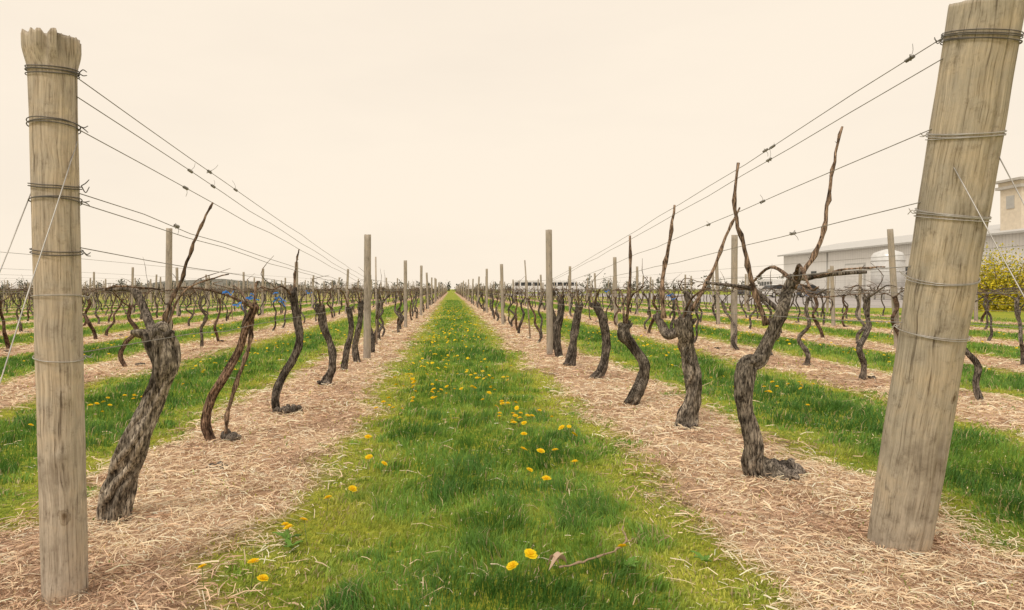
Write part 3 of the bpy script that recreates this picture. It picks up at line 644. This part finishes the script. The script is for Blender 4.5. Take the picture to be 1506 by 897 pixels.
def car(loc,rot,mat):
    e=empty('parked_car',loc); e.rotation_euler=(0,0,rot)
    extr('body',[(-2.2,.3),(-2.25,.8),(-2.1,.98),(-1.4,1.0),(1.0,.95),(1.9,.85),(2.2,.65),(2.2,.3)],1.8,mat,e)
    extr('cabin',[(-1.75,1.0),(-1.2,1.42),(-.1,1.48),(.35,1.42),(1.05,.97)],1.55,M_glass,e); extr('roof',[(-1.2,1.44),(-.1,1.5),(.3,1.45),(.3,1.49),(-.1,1.54),(-1.2,1.48)],1.4,mat,e)
    wheels(e,(-1.4,1.35),1.8,.33)
van((13.8,119,0),0.03,1.08); van((20.3,119.5,0),-.02,1.08)
van((43.5,92,0),1.5); car((38.5,80,0),.3,M_white); car((42.5,81,0),.2,M_dk); car((36,84,0),1.2,M_dk)
M_grav=flat_mat('gravel',(.40,.37,.36),.95,0,6,.25)
def sheet(name,x0,x1,y0,y1,z,mat):
    me=bpy.data.meshes.new(name); me.from_pydata([(x0,y0,z),(x1,y0,z),(x1,y1,z),(x0,y1,z)],[],[(0,1,2,3)]); obj(name,me,mat)
sheet('gravel_yard',19.5,46.9,36,150,.006,M_grav); sheet('gravel_driveway',8.8,19.4,101,150,.006,M_grav)

def leafcloud(g,c,rad,n,size,pal,seed):
    rk=np.random.default_rng(seed); k=max(6,n//90)
    cen=rk.normal(0,1,(k,3)); cen/=np.linalg.norm(cen,axis=1)[:,None]; cen*=(rk.random((k,1))**.4)*.8; cen[:,2]=np.abs(cen[:,2])*1.0-.1*rk.random(k)
    cc=cen[rk.integers(0,k,n)]+rk.normal(0,.16,(n,3)); P=np.array(c)+cc*np.array(rad); P[:,2]=np.maximum(P[:,2],.02)
    a=rk.normal(0,1,(n,3)); a/=np.linalg.norm(a,axis=1)[:,None]; b=np.cross(a,rk.normal(0,1,(n,3))); b/=np.linalg.norm(b,axis=1)[:,None]; s=size*(.5+rk.random((n,1)))
    V=np.stack([P-a*s,P+b*s*.6,P+a*s,P-b*s*.6],1).reshape(-1,3); o=np.arange(n)[:,None]*4
    pc=np.array(pal)[rk.integers(0,len(pal),n)]*(.7+.6*rk.random((n,1)))
    g.add(V,np.concatenate([o+[0,1,2],o+[0,2,3]],1).reshape(-1,3),np.repeat(pc,4,0))
g=Geo(); leafcloud(g,(25.0,31,.0),(2.4,1.6,3.0),16000,.05,[(.66,.54,.04),(.52,.46,.04),(.28,.30,.04),(.72,.58,.05)],1)
for i in range(14):
    a=i*.45; v,t_=tube([(25.0+math.cos(a)*.2,31+math.sin(a)*.2,0,.02),(25.0+math.cos(a)*1.4,31+math.sin(a)*1.0,2.2,.008)],5,2); g.add(v,t_,(.12,.09,.06))
obj('forsythia_bush',g.mesh('forsythia_bush'),M_leafcloud)
g=Geo(); leafcloud(g,(22.3,24.5,.0),(1.6,1.,1.0),2500,.05,[(.05,.08,.03),(.09,.12,.04)],2); obj('evergreen_shrub',g.mesh('shrub'),M_leafcloud)
g=Geo(); rk=np.random.default_rng(8)
palT=[(.15,.16,.14),(.19,.19,.16),(.17,.155,.145),(.22,.205,.17)]
for xx in np.arange(-420,520,5.5):
    Yd=390+rk.normal(0,8); hgt=3.2+3.8*vnoise(xx*.02,0,3)+1.6*rk.random()
    if -200<xx<-90: hgt+=2.0*math.sin((xx+200)/110*math.pi)
    if 75<xx<240: hgt+=1.5+4.0*vnoise(xx*.05,3,3)
    if abs(xx-3)<22: hgt*=.75
    leafcloud(g,(xx+rk.normal(0,1),Yd,0),(4.5,3,hgt),190,.5,palT,int(xx)+900)
obj('distant_tree_line',g.mesh('distant_tree_line'),M_leafcloud)
g=Geo(); xs2=np.linspace(-215,-85,60); V=[];T2=[]
for i,xx in enumerate(xs2):
    h=6.0*math.sin(math.pi*i/59)**.8*(1+.3*vnoise(xx*.08,1,2)); V+=[(xx,400,-.5),(xx,430,max(0,h)),(xx,470,-.5)]
for i in range(59):
    for k in (0,1): a=i*3+k; T2+=[[a,a+3,a+4],[a,a+4,a+1]]
g.add(V,T2,(.13,.13,.11)); obj('distant_hill',g.mesh('distant_hill',True),flat_mat('hill_scrub',(.17,.165,.14),.95,0,.4,.3))
g=Geo()
for xx in np.arange(-205,-92,4.5):
    t=(xx+215)/130; h=6.0*math.sin(math.pi*t)**.8
    leafcloud(g,(xx+rk.normal(0,1),428,h*.75),(3.5,3,1.8+1.6*rk.random()),150,.45,palT,int(xx)+2900)
obj('hill_shrubs',g.mesh('hill_shrubs'),M_leafcloud)

# ---------------------------------------------------------------- light
w=bpy.data.worlds.new("World"); scene.world=w; w.use_nodes=True; nt=w.node_tree; bg=nt.nodes['Background']
sky=N(nt,'ShaderNodeTexSky',sky_type='NISHITA'); sky.sun_disc=False; sky.sun_elevation=math.radians(52); sky.sun_rotation=math.radians(215); sky.dust_density=3
tc=N(nt,'ShaderNodeTexCoord'); mp=N(nt,'ShaderNodeMapping'); mp.inputs['Scale'].default_value=(1,1,3.5); nt.links.new(tc.outputs['Generated'],mp.inputs[0])
nz=noise(nt,1.3,5,.55,mp.outputs[0]); cl_=ramp(nt,[(.3,(.93,.93,.94)),(.6,(1,1,1))]); nt.links.new(nz.outputs[0],cl_.inputs[0])
mx=mixc(nt,.94,sky.outputs[0],(10.5,9.2,7.55)); mx=mixc(nt,1.,mx,cl_.outputs[0],'MULTIPLY')
nt.links.new(mx,bg.inputs[0]); bg.inputs[1].default_value=.1
sun=bpy.data.lights.new('sun','SUN'); sun.energy=1.5; sun.angle=math.radians(12); sun.color=(1,.95,.84); so=bpy.data.objects.new('sun',sun); bpy.context.collection.objects.link(so)
az=math.radians(215); el=math.radians(52); dv=Vector((math.sin(az)*math.cos(el),math.cos(az)*math.cos(el),math.sin(el)))
so.rotation_mode='QUATERNION'; so.rotation_quaternion=dv.to_track_quat('Z','Y')

cam=bpy.data.cameras.new('camera'); co=bpy.data.objects.new('camera',cam); bpy.context.collection.objects.link(co); scene.camera=co
co.location=(0,0,1.0); co.rotation_euler=(math.radians(90),0,0)
cam.sensor_width=36; cam.lens=36*1000/1506; cam.shift_x=90/1506; cam.shift_y=-23.5/1506; cam.clip_end=6000; cam.clip_start=.05
